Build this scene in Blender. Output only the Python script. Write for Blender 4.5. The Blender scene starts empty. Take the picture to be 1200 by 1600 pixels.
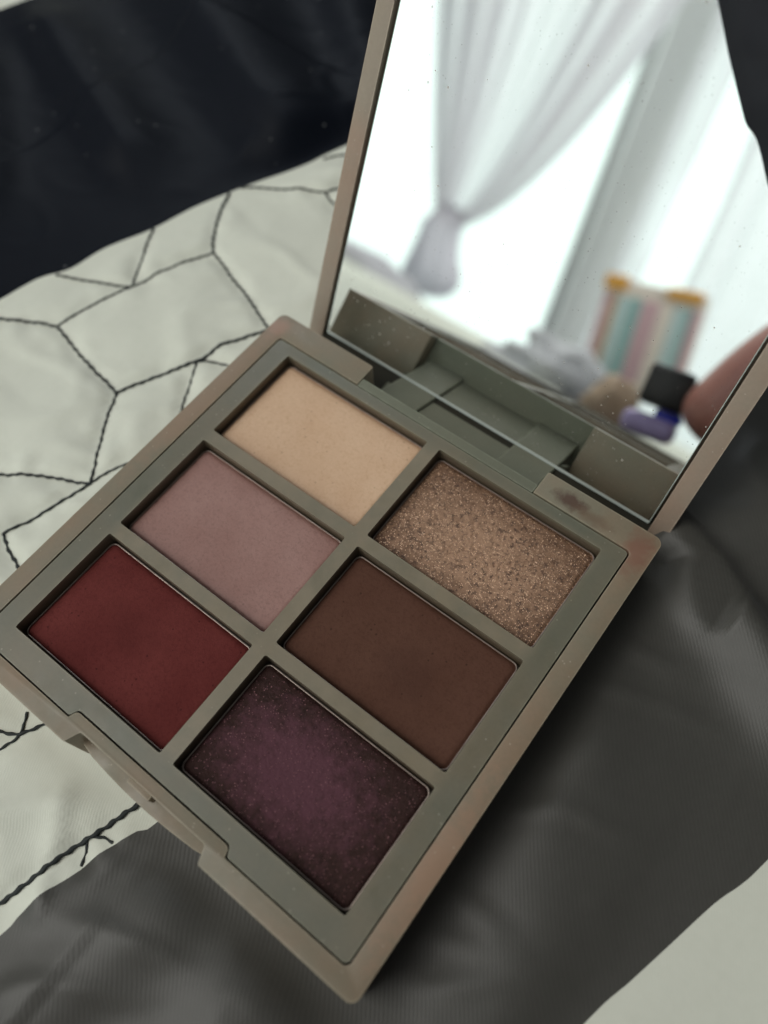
import bpy, bmesh, math, random
import numpy as np
from mathutils import Vector, Matrix, noise

random.seed(7)
MM = 0.001
scene = bpy.context.scene

# ---------------------------------------------------------------- camera
cam_d = bpy.data.cameras.new("camera")
cam = bpy.data.objects.new("camera", cam_d)
scene.collection.objects.link(cam)
R = ((0.79338992, 0.60780792, -0.03319594),
     (0.52883483, -0.71525697, -0.45688203),
     (-0.30144015, 0.34493043, -0.88890767))
CAM = Vector((39.994, -27.180, 114.834)) * MM
m = Matrix(((R[0][0], -R[1][0], -R[2][0], CAM.x),
            (R[0][1], -R[1][1], -R[2][1], CAM.y),
            (R[0][2], -R[1][2], -R[2][2], CAM.z),
            (0, 0, 0, 1)))
cam.matrix_world = m
cam_d.sensor_fit = 'VERTICAL'
cam_d.sensor_height = 8.0
cam_d.lens = 8.0 * 1226.19 / 1600.0
cam_d.clip_start = 0.004
cam_d.clip_end = 50
cam_d.dof.use_dof = True
cam_d.dof.focus_distance = 0.123
cam_d.dof.aperture_fstop = 2.2
scene.camera = cam

# ---------------------------------------------------------------- light
world = bpy.data.worlds.new("World")
scene.world = world
world.use_nodes = True
world.node_tree.nodes["Background"].inputs[0].default_value = (0.92, 0.97, 1.0, 1)
world.node_tree.nodes["Background"].inputs[1].default_value = 0.075

def area(name, loc, target, size, power, col):
    l = bpy.data.lights.new(name, 'AREA')
    l.shape = 'RECTANGLE'; l.size, l.size_y = size
    l.energy = power; l.color = col
    o = bpy.data.objects.new(name, l)
    scene.collection.objects.link(o)
    o.location = loc
    o.rotation_euler = (Vector(target) - Vector(loc)).to_track_quat('-Z', 'Y').to_euler()
    return o
area("window_light", (-0.62, -0.62, 1.25), (0, 0, 0), (0.9, 0.8), 14.0, (1.0, 0.985, 0.94))
area("rear_fill_light", (-0.85, 0.72, 0.85), (0, 0, 0), (0.45, 0.45), 3.0, (0.85, 0.93, 1.0))  # added lamp for bluish sheen from behind left; no window stands there
rl_ = area("wall_fill_light", (0.9, -0.1, 1.5), (-0.35, -1.5, 0.25), (0.5, 0.5), 4.6, (1.0, 0.99, 0.97))  # added fill lamp brightening the pillar, curtains and box; no such source in the room
rl_.data.spread = math.radians(62)

scene.view_settings.view_transform = 'Standard'
scene.view_settings.look = 'None'
scene.view_settings.exposure = 0.0
scene.view_settings.gamma = 1.0

# ---------------------------------------------------------------- helpers
def new_obj(name, me, mat=None, parent=None, label=None, cat=None, group=None, kind=None):
    o = bpy.data.objects.new(name, me)
    scene.collection.objects.link(o)
    if me is not None and mat is not None:
        if len(me.materials) == 0:
            me.materials.append(mat)
    if parent is not None:
        o.parent = parent
    if label: o["label"] = label
    if cat: o["category"] = cat
    if group: o["group"] = group
    if kind: o["kind"] = kind
    return o

def empty(name, loc, label=None, cat=None, group=None, kind=None):
    o = new_obj(name, None, None, None, label, cat, group, kind)
    o.location = loc
    o.empty_display_size = 0.01
    return o

def child_at_world(o, parent):
    o.parent = parent
    o.location = Vector(o.location) - Vector(parent.location)

def rounded(pts, radii, seg=5):
    out = []
    n = len(pts)
    for i in range(n):
        p = Vector(pts[i]); a = Vector(pts[i-1]); b = Vector(pts[(i+1) % n])
        r = radii[i] if isinstance(radii, (list, tuple)) else radii
        if r <= 0:
            out.append(tuple(p)); continue
        d1 = (a-p).normalized(); d2 = (b-p).normalized()
        ang = d1.angle(d2)
        t = min(r/math.tan(ang/2), (a-p).length*0.48, (b-p).length*0.48)
        rr = t*math.tan(ang/2)
        c = p + (d1+d2).normalized()*(rr/math.sin(ang/2))
        s = p+d1*t-c; e = p+d2*t-c
        a0 = math.atan2(s.y, s.x); a1 = math.atan2(e.y, e.x)
        da = (a1-a0+math.pi) % (2*math.pi)-math.pi
        for k in range(seg+1):
            an = a0+da*k/seg
            out.append((c.x+rr*math.cos(an), c.y+rr*math.sin(an)))
    return out

def rect(x0, y0, x1, y1, r=0.5, seg=5):
    return rounded([(x0, y0), (x1, y0), (x1, y1), (x0, y1)], r, seg)

def prism(outline, holes, z0, z1, bevel=0.25, mat4=None, seg=3):
    """A flat plate of millimetre outline with holes, edges rounded; returns a mesh in metres."""
    cu = bpy.data.curves.new("outline", 'CURVE')
    cu.dimensions = '2D'; cu.fill_mode = 'BOTH'
    for lp in [outline]+list(holes):
        sp = cu.splines.new('POLY'); sp.points.add(len(lp)-1)
        for q, p in zip(sp.points, lp):
            q.co = (p[0], p[1], 0, 1)
        sp.use_cyclic_u = True
    cu.extrude = (z1-z0)/2
    tmp = bpy.data.objects.new("tmp", cu)
    scene.collection.objects.link(tmp)
    dg = bpy.context.evaluated_depsgraph_get()
    me = bpy.data.meshes.new_from_object(tmp.evaluated_get(dg))
    bpy.data.objects.remove(tmp); bpy.data.curves.remove(cu)
    bm = bmesh.new(); bm.from_mesh(me); bpy.data.meshes.remove(me)
    bmesh.ops.remove_doubles(bm, verts=bm.verts, dist=1e-4)
    bmesh.ops.translate(bm, verts=bm.verts, vec=(0, 0, (z0+z1)/2))
    bmesh.ops.recalc_face_normals(bm, faces=bm.faces)
    if bevel > 0:
        ed = [e for e in bm.edges if len(e.link_faces) == 2 and
              (abs(e.link_faces[0].normal.z) > .9) != (abs(e.link_faces[1].normal.z) > .9)]
        bmesh.ops.bevel(bm, geom=ed, offset=bevel, segments=seg, profile=0.5, affect='EDGES', clamp_overlap=True)
    for f in bm.faces: f.smooth = True
    M = Matrix.Scale(MM, 4)
    if mat4 is not None: M = M @ mat4
    bmesh.ops.transform(bm, matrix=M, verts=bm.verts)
    me = bpy.data.meshes.new("plate"); bm.to_mesh(me); bm.free()
    me.set_sharp_from_angle(angle=math.radians(38))
    return me

def box_bm(bm, c, s, bevel=0.0, seg=3, rot=None):
    r = bmesh.ops.create_cube(bm, size=1.0)
    vs = r['verts']
    bmesh.ops.scale(bm, verts=vs, vec=s)
    if bevel > 0:
        es = list({e for v in vs for e in v.link_edges})
        rb = bmesh.ops.bevel(bm, geom=es, offset=bevel, segments=seg, profile=0.5, affect='EDGES')
        vs = list({v for f in rb['faces'] for v in f.verts} | {v for v in vs if v.is_valid})
    if rot is not None:
        bmesh.ops.rotate(bm, verts=vs, cent=(0, 0, 0), matrix=rot)
    bmesh.ops.translate(bm, verts=vs, vec=c)
    return vs

def bm_mesh(bm, name="mesh", smooth=True, sharp=40, scale=MM, mat4=None):
    M = Matrix.Scale(scale, 4)
    if mat4 is not None: M = M @ mat4
    bmesh.ops.transform(bm, matrix=M, verts=bm.verts)
    for f in bm.faces: f.smooth = smooth
    me = bpy.data.meshes.new(name); bm.to_mesh(me); bm.free()
    if smooth and sharp: me.set_sharp_from_angle(angle=math.radians(sharp))
    return me

def box_mesh(c, s, bevel=0.0, mat4=None, rot=None):
    bm = bmesh.new(); box_bm(bm, c, s, bevel, rot=rot)
    return bm_mesh(bm, mat4=mat4)

def clipped_sheet(xs, ys, phi, zed):
    """Grid sheet kept where phi > 0, cut cleanly along phi = 0 (mm in, metres out)."""
    X, Y = np.meshgrid(xs, ys)
    P = phi(X, Y)
    nx, ny = len(xs), len(ys)
    verts = np.stack([X.ravel(), Y.ravel()], 1).tolist()
    Pf = P.ravel()
    faces = []
    cut = {}
    idx = np.arange(nx*ny).reshape(ny, nx)
    a = idx[:-1, :-1].ravel(); b = idx[:-1, 1:].ravel(); c = idx[1:, 1:].ravel(); d = idx[1:, :-1].ravel()
    ins = Pf > 0
    s = ins[a].astype(int)+ins[b]+ins[c]+ins[d]
    full = s == 4
    faces += np.stack([a[full], b[full], c[full], d[full]], 1).tolist()
    part = np.nonzero((s > 0) & (s < 4))[0]
    for k in part:
        poly = [int(a[k]), int(b[k]), int(c[k]), int(d[k])]
        out = []
        for i in range(4):
            p, q = poly[i], poly[(i+1) % 4]
            if ins[p]: out.append(p)
            if ins[p] != ins[q]:
                key = (min(p, q), max(p, q))
                if key not in cut:
                    t = Pf[p]/(Pf[p]-Pf[q])
                    t = min(max(t, 0.02), 0.98)
                    cut[key] = len(verts)
                    verts.append([verts[p][0]*(1-t)+verts[q][0]*t, verts[p][1]*(1-t)+verts[q][1]*t])
                out.append(cut[key])
        if len(out) >= 3: faces.append(out)
    V = np.array(verts)
    used = np.zeros(len(V), bool)
    for f in faces: used[f] = True
    remap = np.cumsum(used)-1
    V = V[used]
    Z = zed(V[:, 0], V[:, 1])
    co = np.stack([V[:, 0], V[:, 1], Z], 1)*MM
    me = bpy.data.meshes.new("sheet")
    me.from_pydata(co.tolist(), [], [[int(remap[i]) for i in f] for f in faces])
    me.polygons.foreach_set('use_smooth', [True]*len(me.polygons))
    return me

def poly_phi(poly):
    P = np.array(poly, float)
    def f(X, Y):
        sh = X.shape; x = X.ravel(); y = Y.ravel()
        dmin = np.full(x.shape, 1e18); inside = np.zeros(x.shape, bool)
        for i in range(len(P)):
            ax, ay = P[i]; bx, by = P[(i+1) % len(P)]
            dx, dy = bx-ax, by-ay
            t = np.clip(((x-ax)*dx+(y-ay)*dy)/(dx*dx+dy*dy+1e-9), 0, 1)
            dd = (x-ax-t*dx)**2+(y-ay-t*dy)**2
            dmin = np.minimum(dmin, dd)
            if ay != by:
                c = ((ay > y) != (by > y)) & (x < (bx-ax)*(y-ay)/(by-ay)+ax)
                inside ^= c
        d = np.sqrt(dmin)
        return np.where(inside, d, -d).reshape(sh)
    return f

def seg_dist(x, y, segs):
    dmin = np.full(x.shape, 1e9)
    for (ax, ay, bx, by) in segs:
        dx, dy = bx-ax, by-ay
        t = np.clip(((x-ax)*dx+(y-ay)*dy)/(dx*dx+dy*dy+1e-9), 0, 1)
        dmin = np.minimum(dmin, (x-ax-t*dx)**2+(y-ay-t*dy)**2)
    return np.sqrt(dmin)

def vnoise(x, y, s, seed=0.0, octv=1):
    out = np.empty(x.shape)
    for i in range(len(x)):
        p = Vector((x[i]/s+seed, y[i]/s+seed*1.7, seed))
        out[i] = noise.noise(p) if octv == 1 else noise.fractal(p, 0.9, 2.1, octv)
    return out

def smooth_poly(pts, n=6):
    """Catmull-Rom through the points."""
    out = []
    L = len(pts)
    for i in range(L-1):
        p0 = Vector(pts[max(i-1, 0)]); p1 = Vector(pts[i]); p2 = Vector(pts[i+1]); p3 = Vector(pts[min(i+2, L-1)])
        for k in range(n):
            t = k/n
            out.append(0.5*((2*p1)+(p2-p0)*t+(2*p0-5*p1+4*p2-p3)*t*t+(3*p1-p0-3*p2+p3)*t**3))
    out.append(Vector(pts[-1]))
    return [tuple(p) for p in out]

# ---------------------------------------------------------------- materials
class Mat:
    def __init__(self, name):
        self.m = bpy.data.materials.new(name); self.m.use_nodes = True
        self.nt = self.m.node_tree
        self.b = self.nt.nodes["Principled BSDF"]
        self.out = self.nt.nodes["Material Output"]
        self._co = None
    def n(self, t, **kw):
        x = self.nt.nodes.new(t)
        for k, v in kw.items():
            if k in x.inputs.keys(): x.inputs[k].default_value = v
            else: setattr(x, k, v)
        return x
    def l(self, a, b): self.nt.links.new(a, b)
    def co(self):
        if self._co is None:
            t = self.n('ShaderNodeTexCoord')
            mp = self.n('ShaderNodeMapping'); mp.inputs['Scale'].default_value = (1000, 1000, 1000)
            self.l(t.outputs['Object'], mp.inputs[0]); self._co = mp.outputs[0]
        return self._co
    def noise(self, scale, detail=4, rough=0.6, co=None):
        x = self.n('ShaderNodeTexNoise'); x.inputs['Scale'].default_value = scale
        x.inputs['Detail'].default_value = detail; x.inputs['Roughness'].default_value = rough
        self.l(co or self.co(), x.inputs['Vector']); return x.outputs['Fac']
    def ramp(self, v, lo, hi, a=0.0, b=1.0):
        x = self.n('ShaderNodeMapRange'); x.clamp = True
        x.inputs[1].default_value = lo; x.inputs[2].default_value = hi
        x.inputs[3].default_value = a; x.inputs[4].default_value = b
        self.l(v, x.inputs[0]); return x.outputs[0]
    def math(self, op, a, b=None):
        x = self.n('ShaderNodeMath'); x.operation = op
        for i, v in enumerate((a, b)):
            if v is None: continue
            if isinstance(v, (int, float)): x.inputs[i].default_value = v
            else: self.l(v, x.inputs[i])
        return x.outputs[0]
    def mix(self, fac, a, b):
        x = self.n('ShaderNodeMix'); x.data_type = 'RGBA'
        if isinstance(fac, (int, float)): x.inputs[0].default_value = fac
        else: self.l(fac, x.inputs[0])
        for i, v in ((6, a), (7, b)):
            if isinstance(v, tuple): x.inputs[i].default_value = (*v[:3], 1)
            else: self.l(v, x.inputs[i])
        return x.outputs[2]
    def color(self, c):
        if isinstance(c, tuple): self.b.inputs['Base Color'].default_value = (*c, 1)
        else: self.l(c, self.b.inputs['Base Color'])
    def rough(self, r):
        if isinstance(r, (int, float)): self.b.inputs['Roughness'].default_value = r
        else: self.l(r, self.b.inputs['Roughness'])
    def bump(self, h, strength=0.3, dist=0.0001, prev=None):
        x = self.n('ShaderNodeBump'); x.inputs['Strength'].default_value = strength
        x.inputs['Distance'].default_value = dist
        self.l(h, x.inputs['Height'])
        if prev is not None: self.l(prev, x.inputs['Normal'])
        self.l(x.outputs[0], self.b.inputs['Normal']); return x.outputs[0]
    def spot(self, cx, cy, rx, ry, cz=None):
        """1 inside an ellipse round (cx,cy) mm, falling to 0, broken by noise."""
        s = self.n('ShaderNodeSeparateXYZ'); self.l(self.co(), s.inputs[0])
        dx = self.math('DIVIDE', self.math('SUBTRACT', s.outputs[0], cx), rx)
        dy = self.math('DIVIDE', self.math('SUBTRACT', s.outputs[1], cy), ry)
        d = self.math('SQRT', self.math('ADD', self.math('MULTIPLY', dx, dx), self.math('MULTIPLY', dy, dy)))
        d = self.math('ADD', d, self.math('MULTIPLY', self.math('SUBTRACT', self.noise(0.5, 5, 0.7), 0.5), 1.6))
        return self.ramp(d, 0.35, 1.05, 1.0, 0.0)

def plastic(name, base, stain, stain_amt, rough=0.42, spots=(), wall=False, gloss=0.45):
    M = Mat(name)
    big = M.noise(0.045, 4, 0.6); fine = M.noise(1.6, 3, 0.6)
    fac = M.math('MULTIPLY', M.ramp(big, 0.36, 0.62), stain_amt)
    c = M.mix(fac, base, stain)
    c = M.mix(M.math('MULTIPLY', M.ramp(fine, 0.35, 0.75), 0.16), c, tuple(v*0.55 for v in base))
    for (cx, cy, rx, ry, col, amt) in spots:
        c = M.mix(M.math('MULTIPLY', M.spot(cx, cy, rx, ry), amt), c, col)
    # edges paler: rubbed wear plus an edge highlight painted in the colour
    bv = M.n('ShaderNodeBevel'); bv.samples = 4; bv.inputs['Radius'].default_value = 0.00045
    ge = M.n('ShaderNodeNewGeometry')
    dt = M.n('ShaderNodeVectorMath'); dt.operation = 'DOT_PRODUCT'; M.l(bv.outputs[0], dt.inputs[0]); M.l(ge.outputs['Normal'], dt.inputs[1])
    wear_glint = M.math('MULTIPLY', M.ramp(dt.outputs['Value'], 0.995, 0.90, 0.0, 1.0), M.ramp(M.noise(0.35, 4, .7), 0.35, 0.62, 0.1, 0.55))
    c = M.mix(wear_glint, c, tuple(min(1, v*2.3) for v in base))
    # pale dust grains
    v = M.n('ShaderNodeTexVoronoi'); v.inputs['Scale'].default_value = 0.55; M.l(M.co(), v.inputs['Vector'])
    dots = M.ramp(v.outputs['Distance'], 0.05, 0.09, 1, 0)
    c = M.mix(M.math('MULTIPLY', dots, 0.30), c, (0.55, 0.50, 0.42))
    if wall:   # powder dust on bars and walls; walls darkened with depth, shade painted in
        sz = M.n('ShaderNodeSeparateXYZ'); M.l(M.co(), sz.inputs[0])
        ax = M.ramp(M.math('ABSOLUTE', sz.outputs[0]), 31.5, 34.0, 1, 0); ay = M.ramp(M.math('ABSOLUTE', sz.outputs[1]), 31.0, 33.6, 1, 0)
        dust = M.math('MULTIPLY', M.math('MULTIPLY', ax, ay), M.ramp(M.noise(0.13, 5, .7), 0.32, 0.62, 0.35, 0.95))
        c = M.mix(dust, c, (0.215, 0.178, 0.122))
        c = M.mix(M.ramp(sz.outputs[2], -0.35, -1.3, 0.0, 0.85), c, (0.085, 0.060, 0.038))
    M.color(c)
    M.rough(M.ramp(M.noise(0.22, 5, 0.7), 0.3, 0.7, rough-0.06, rough+0.16))
    M.b.inputs['Specular IOR Level'].default_value = gloss
    M.bump(M.noise(5.0, 3, 0.6), 0.12, 0.00006)
    return M.m

SAGE = (0.124, 0.124, 0.090)
TAUPE = (0.250, 0.172, 0.112)
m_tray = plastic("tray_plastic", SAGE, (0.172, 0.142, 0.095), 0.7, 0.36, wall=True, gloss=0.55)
m_frame = plastic("frame_plastic", (0.190, 0.172, 0.122), TAUPE, 0.85, 0.42,
                  spots=((24.5, 37.3, 3.6, 1.8, (0.065, 0.028, 0.018), 0.85),
                         (29.0, 36.6, 4.0, 1.5, (0.13, 0.075, 0.045), 0.55),
                         (37.5, 35.5, 3.0, 5.0, (0.20, 0.10, 0.068), 0.85),
                         (39.0, -20.0, 3.0, 16.0, (0.34, 0.20, 0.13), 0.55),
                         (-38.8, 20.0, 3.0, 22.0, (0.27, 0.185, 0.125), 0.6),
                         (-38.8, 36.5, 2.6, 3.0, (0.34, 0.20, 0.15), 0.6)))
m_lid = plastic("lid_plastic", (0.27, 0.222, 0.172), (0.30, 0.205, 0.150), 0.8, 0.42)
m_hinge = plastic("hinge_plastic", (0.150, 0.158, 0.120), (0.175, 0.165, 0.12), 0.4, 0.60, gloss=0.12)
m_dark = plastic("gap_shade_plastic", (0.028, 0.028, 0.022), (0.04, 0.032, 0.022), 0.4, 0.60, gloss=0.1)  # near black: shade of the hinge gap put into the colour

def tin():
    M = Mat("tin"); M.color((0.40, 0.33, 0.29)); M.b.inputs['Metallic'].default_value = 0.8
    M.rough(M.ramp(M.noise(0.9, 4, 0.6), 0.3, 0.7, 0.28, 0.5))
    return M.m
m_tin = tin()

def powder(name, base, light, dark, rough=0.85, speck=0.10, shimmer=0.0, flake=None, grain=1.0, centre=None, pits=0.0, gloss=0.15, pits_last=False):
    M = Mat(name)
    big = M.noise(0.09, 3, 0.55); med = M.noise(0.55, 4, 0.65); fine = M.noise(2.0, 4, 0.75)
    c = M.mix(M.ramp(big, 0.25, 0.80), base, light)
    c = M.mix(M.math('MULTIPLY', M.ramp(med, 0.48, 0.80), 0.16), c, dark)
    def pit(c): return M.mix(M.math('MULTIPLY', M.math('MULTIPLY', M.ramp(M.noise(1.55, 3, 0.6), 0.52, 0.62), M.ramp(M.noise(0.16, 2, .5), 0.3, 0.6, 0.35, 1.0)), pits), c, tuple(v*.6 for v in dark))
    c = M.mix(M.math('MULTIPLY', M.ramp(fine, 0.48, 0.68), 0.45), c, dark)
    if pits and not pits_last: c = pit(c)
    # dark crumbs
    v = M.n('ShaderNodeTexVoronoi'); v.inputs['Scale'].default_value = 0.8; M.l(M.co(), v.inputs['Vector'])
    sel = M.n('ShaderNodeSeparateColor'); M.l(v.outputs['Color'], sel.inputs[0])
    crumb = M.math('MULTIPLY', M.ramp(v.outputs['Distance'], 0.10, 0.17, 1, 0), M.ramp(sel.outputs[0], 0.80, 0.82))
    c = M.mix(M.math('MULTIPLY', crumb, speck*4), c, tuple(x*0.45 for x in dark))
    if centre is not None:
        cx, cy, rx, ry, col, amt = centre
        c = M.mix(M.math('MULTIPLY', M.spot(cx, cy, rx, ry), amt), c, col)
    if pits_last: c = pit(c)
    h = M.noise(1.7, 5, 0.75)
    nrm = M.bump(h, 0.6*grain, 0.00018)
    if shimmer > 0:
        v2 = M.n('ShaderNodeTexVoronoi'); v2.inputs['Scale'].default_value = 3.8; M.l(M.co(), v2.inputs['Vector'])
        s2 = M.n('ShaderNodeSeparateColor'); M.l(v2.outputs['Color'], s2.inputs[0])
        fl = M.math('MULTIPLY', M.ramp(s2.outputs[0], 1-shimmer, 1-shimmer+0.05), M.ramp(v2.outputs['Distance'], 0.30, 0.40, 1, 0))
        c = M.mix(fl, c, flake)
        M.l(M.math('MULTIPLY', fl, 0.9), M.b.inputs['Metallic'])
        M.rough(M.ramp(fl, 0, 1, rough, 0.28))
        # each flake tips its own way
        nm = M.n('ShaderNodeVectorMath'); nm.operation = 'SUBTRACT'; nm.inputs[1].default_value = (.5, .5, .5)
        M.l(v2.outputs['Color'], nm.inputs[0])
        sc = M.n('ShaderNodeVectorMath'); sc.operation = 'SCALE'; M.l(nm.outputs[0], sc.inputs[0]); M.l(M.math('MULTIPLY', fl, 0.9), sc.inputs['Scale'])
        ad = M.n('ShaderNodeVectorMath'); ad.operation = 'ADD'; M.l(nrm, ad.inputs[0]); M.l(sc.outputs[0], ad.inputs[1])
        no = M.n('ShaderNodeVectorMath'); no.operation = 'NORMALIZE'; M.l(ad.outputs[0], no.inputs[0])
        M.l(no.outputs[0], M.b.inputs['Normal'])
    else:
        M.rough(rough)
    M.color(c)
    M.b.inputs['Specular IOR Level'].default_value = gloss
    return M.m

def cloth(name, base, dark, rough, sheen, spec, weave=0.5, scale=0.8, ang=18, lint=0.0):
    M = Mat(name)
    mp = M.n('ShaderNodeMapping'); mp.inputs['Rotation'].default_value = (0, 0, math.radians(ang))
    M.l(M.co(), mp.inputs[0])
    wob = M.n('ShaderNodeTexNoise'); wob.inputs['Scale'].default_value = 0.12; M.l(mp.outputs[0], wob.inputs['Vector'])
    w1 = M.n('ShaderNodeTexWave'); w1.bands_direction = 'DIAGONAL'; w1.inputs['Scale'].default_value = scale*0.9
    w1.inputs['Distortion'].default_value = 0.6; w1.inputs['Detail'].default_value = 2
    M.l(mp.outputs[0], w1.inputs['Vector'])
    w2 = M.n('ShaderNodeTexWave'); w2.bands_direction = 'X'; w2.inputs['Scale'].default_value = scale
    w2.inputs['Distortion'].default_value = 0.5; M.l(mp.outputs[0], w2.inputs['Vector'])
    hh = M.math('ADD', M.math('MULTIPLY', w1.outputs['Fac'], 0.7), M.math('MULTIPLY', w2.outputs['Fac'], 0.4))
    var = M.noise(0.5, 5, 0.7)
    c = M.mix(M.math('MULTIPLY', M.ramp(hh, 0.2, 0.95, 1, 0), 0.30*weave), base, dark)
    c = M.mix(M.math('MULTIPLY', M.ramp(var, 0.4, 0.75), 0.16), c, dark)
    if lint > 0:
        v = M.n('ShaderNodeTexVoronoi'); v.inputs['Scale'].default_value = 0.16; M.l(M.co(), v.inputs['Vector'])
        c = M.mix(M.math('MULTIPLY', M.ramp(v.outputs['Distance'], 0.035, 0.06, 1, 0), lint), c, (0.35, 0.36, 0.36))
    M.color(c); M.rough(rough)
    M.b.inputs['Sheen Weight'].default_value = sheen; M.b.inputs['Sheen Roughness'].default_value = 0.4
    M.b.inputs['Specular IOR Level'].default_value = spec
    hh2 = M.math('ADD', hh, M.math('MULTIPLY', M.noise(1.4, 3, 0.6), 0.5))
    M.bump(hh2, 0.45*weave+0.05, 0.00008)
    return M.m

m_cream = cloth("cream_sateen", (0.66, 0.67, 0.58), (0.50, 0.52, 0.43), 0.6, 0.1, 0.2, 0.30, 1.25)
m_grey = cloth("grey_sateen", (0.059, 0.057, 0.050), (0.031, 0.030, 0.026), 0.48, 0.06, 0.40, 0.26, 0.80, 8)
m_navy = cloth("navy_sateen", (0.0035, 0.0050, 0.0090), (0.002, 0.0025, 0.004), 0.5, 0.0, 0.10, 0.35, 1.2, 40, 0.35)

def simple(name, col, rough=0.5, metallic=0, bump=0.0, var=0.12, bscale=1.0, spec=0.5):
    M = Mat(name)
    c = M.mix(M.math('MULTIPLY', M.noise(0.12*bscale, 5, 0.65), var*2), col, tuple(v*0.6 for v in col))
    M.color(c); M.rough(rough); M.b.inputs['Metallic'].default_value = metallic
    M.b.inputs['Specular IOR Level'].default_value = spec
    if bump: M.bump(M.noise(2.0*bscale, 4, 0.6), bump, 0.0001)
    return M.m
m_thread = simple("black_thread", (0.010, 0.014, 0.014), 0.7, bump=0.5)

# ---------------------------------------------------------------- bedspread
# lines stitched in the cream panel: (points in mm, thickness mm)
T = [
 ([(-112, 4), (-103, 7), (-94.9, 9.8), (-90.1, 12.6), (-84.1, 15.5)], .30),
 ([(-84.1, 15.5), (-81.7, 24.9), (-78.6, 32.2), (-75.4, 41.6), (-71.0, 49.6)], .24),
 ([(-78.6, 32.2), (-85.7, 28.6), (-92.7, 25.4), (-94.2, 24.8)], .24),
 ([(-78.6, 32.2), (-82.9, 39.7), (-86.7, 47.0)], .24),
 ([(-71.0, 49.6), (-76.3, 56.3), (-80.4, 65.0)], .30),
 ([(-71.0, 49.6), (-61.0, 46.4), (-47.2, 41.0)], .28),
 ([(-84.1, 15.5), (-72.5, 12.8), (-61.4, 11.1)], .30),
 ([(-61.4, 11.1), (-58.0, 18.4), (-53.4, 26.2), (-52.0, 32.7), (-47.0, 40.9)], .32),
 ([(-53.4, 26.2), (-51.0, 27.8), (-46.8, 29.3), (-38, 31)], .22),
 ([(-53.4, 26.2), (-50.8, 20.7), (-47.2, 14.9), (-42, 8)], .22),
 ([(-61.4, 11.1), (-56.8, 3.4), (-50.0, -6.2)], .26),
 ([(-50.0, -6.2), (-59.0, -10.9), (-65.3, -14.9), (-75, -19)], .28),
 ([(-50.0, -6.2), (-49.1, -3.0), (-47.2, 1.5), (-42, 7)], .22),
 ([(-50.0, -6.2), (-52.5, -15.0), (-55.2, -23.0)], .26),
 ([(-55.2, -23.0), (-51.7, -24.7), (-46.9, -25.8), (-40, -30)], .30),
 ([(-79.5, 68.0), (-76.6, 70.0), (-70.0, 73.6), (-62.1, 77.7)], .24),
 ([(-62.1, 77.7), (-60.3, 76.7), (-57.0, 76.1), (-45, 74)], .26),
 ([(-62.1, 77.7), (-60.6, 80.5), (-58.8, 83.0), (-55, 92)], .24),
 ([(-69.9, 86.2), (-66.2, 89.9), (-55, 92)], .24),
 ([(-33, -49), (-27.6, -46.2), (-25.0, -44.8), (-23.2, -41.5), (-22, -37)], .26),
 ([(-27, -54), (-25.5, -48), (-24.8, -44.7), (-26.6, -41.5)], .22),
 ([(-14, -76), (-8.6, -62.0), (-6.3, -54.2), (-4.4, -48.3), (-2.1, -40.9), (-0.8, -37.0)], .36),
 ([(-4.4, -48.3), (-2.8, -47.2), (-1.2, -46.7)], .20),
 ([(-4.5, -48.6), (-3.4, -50.3), (-2.7, -51.8)], .20),
]
TS = [(smooth_poly(p, 6), w) for p, w in T]
segs = []
for p, w in TS:
    for i in range(0, len(p)-1, 2):
        q = p[min(i+2, len(p)-1)]
        segs.append((p[i][0], p[i][1], q[0], q[1]))

def ridge(x, y, ax, ay, bx, by, w, h, asym=1.0):
    dx, dy = bx-ax, by-ay
    L = math.hypot(dx, dy)
    t = ((x-ax)*dx+(y-ay)*dy)/(L*L)
    s = ((x-ax)*dy-(y-ay)*dx)/L
    tc = np.clip(t, 0, 1)
    over = np.abs(t-tc)*L
    ww = np.where(s > 0, w, w*asym)
    return h*np.exp(-(s/ww)**2)*np.exp(-(over/(w*2.2))**2)

navy_edge = smooth_poly([(-98.8, 13.0), (-96.7, 21.9), (-93.1, 27.9), (-91.4, 36.6), (-87.0, 46.7), (-84.2, 56.8),
                         (-80.6, 65.6), (-77.9, 71.4), (-72.6, 82), (-68.5, 93.9), (-55, 125), (-30, 165)], 5)
grey_edge = smooth_poly([(-9, -80), (-5.1, -64.9), (-4.8, -61.8), (-4.0, -57.3), (-2.6, -53.3), (-1.8, -49.6), (-0.6, -46.2), (0.6, -43.1),
                         (2.2, -39.6), (10, 0), (20, 50), (5, 110), (-30, 165)], 5)
right_edge = smooth_poly([(52, -85), (60, -50), (65.7, -23.5), (68.0, -16.0), (70.4, -8.0), (72.8, 0.0), (76.2, 9.6), (82, 40), (100, 120)], 4)
SEAMS = []
for pl in (navy_edge, right_edge):
    SEAMS += [(*pl[i], *pl[min(i+3, len(pl)-1)]) for i in range(0, len(pl)-1, 3)]

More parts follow.
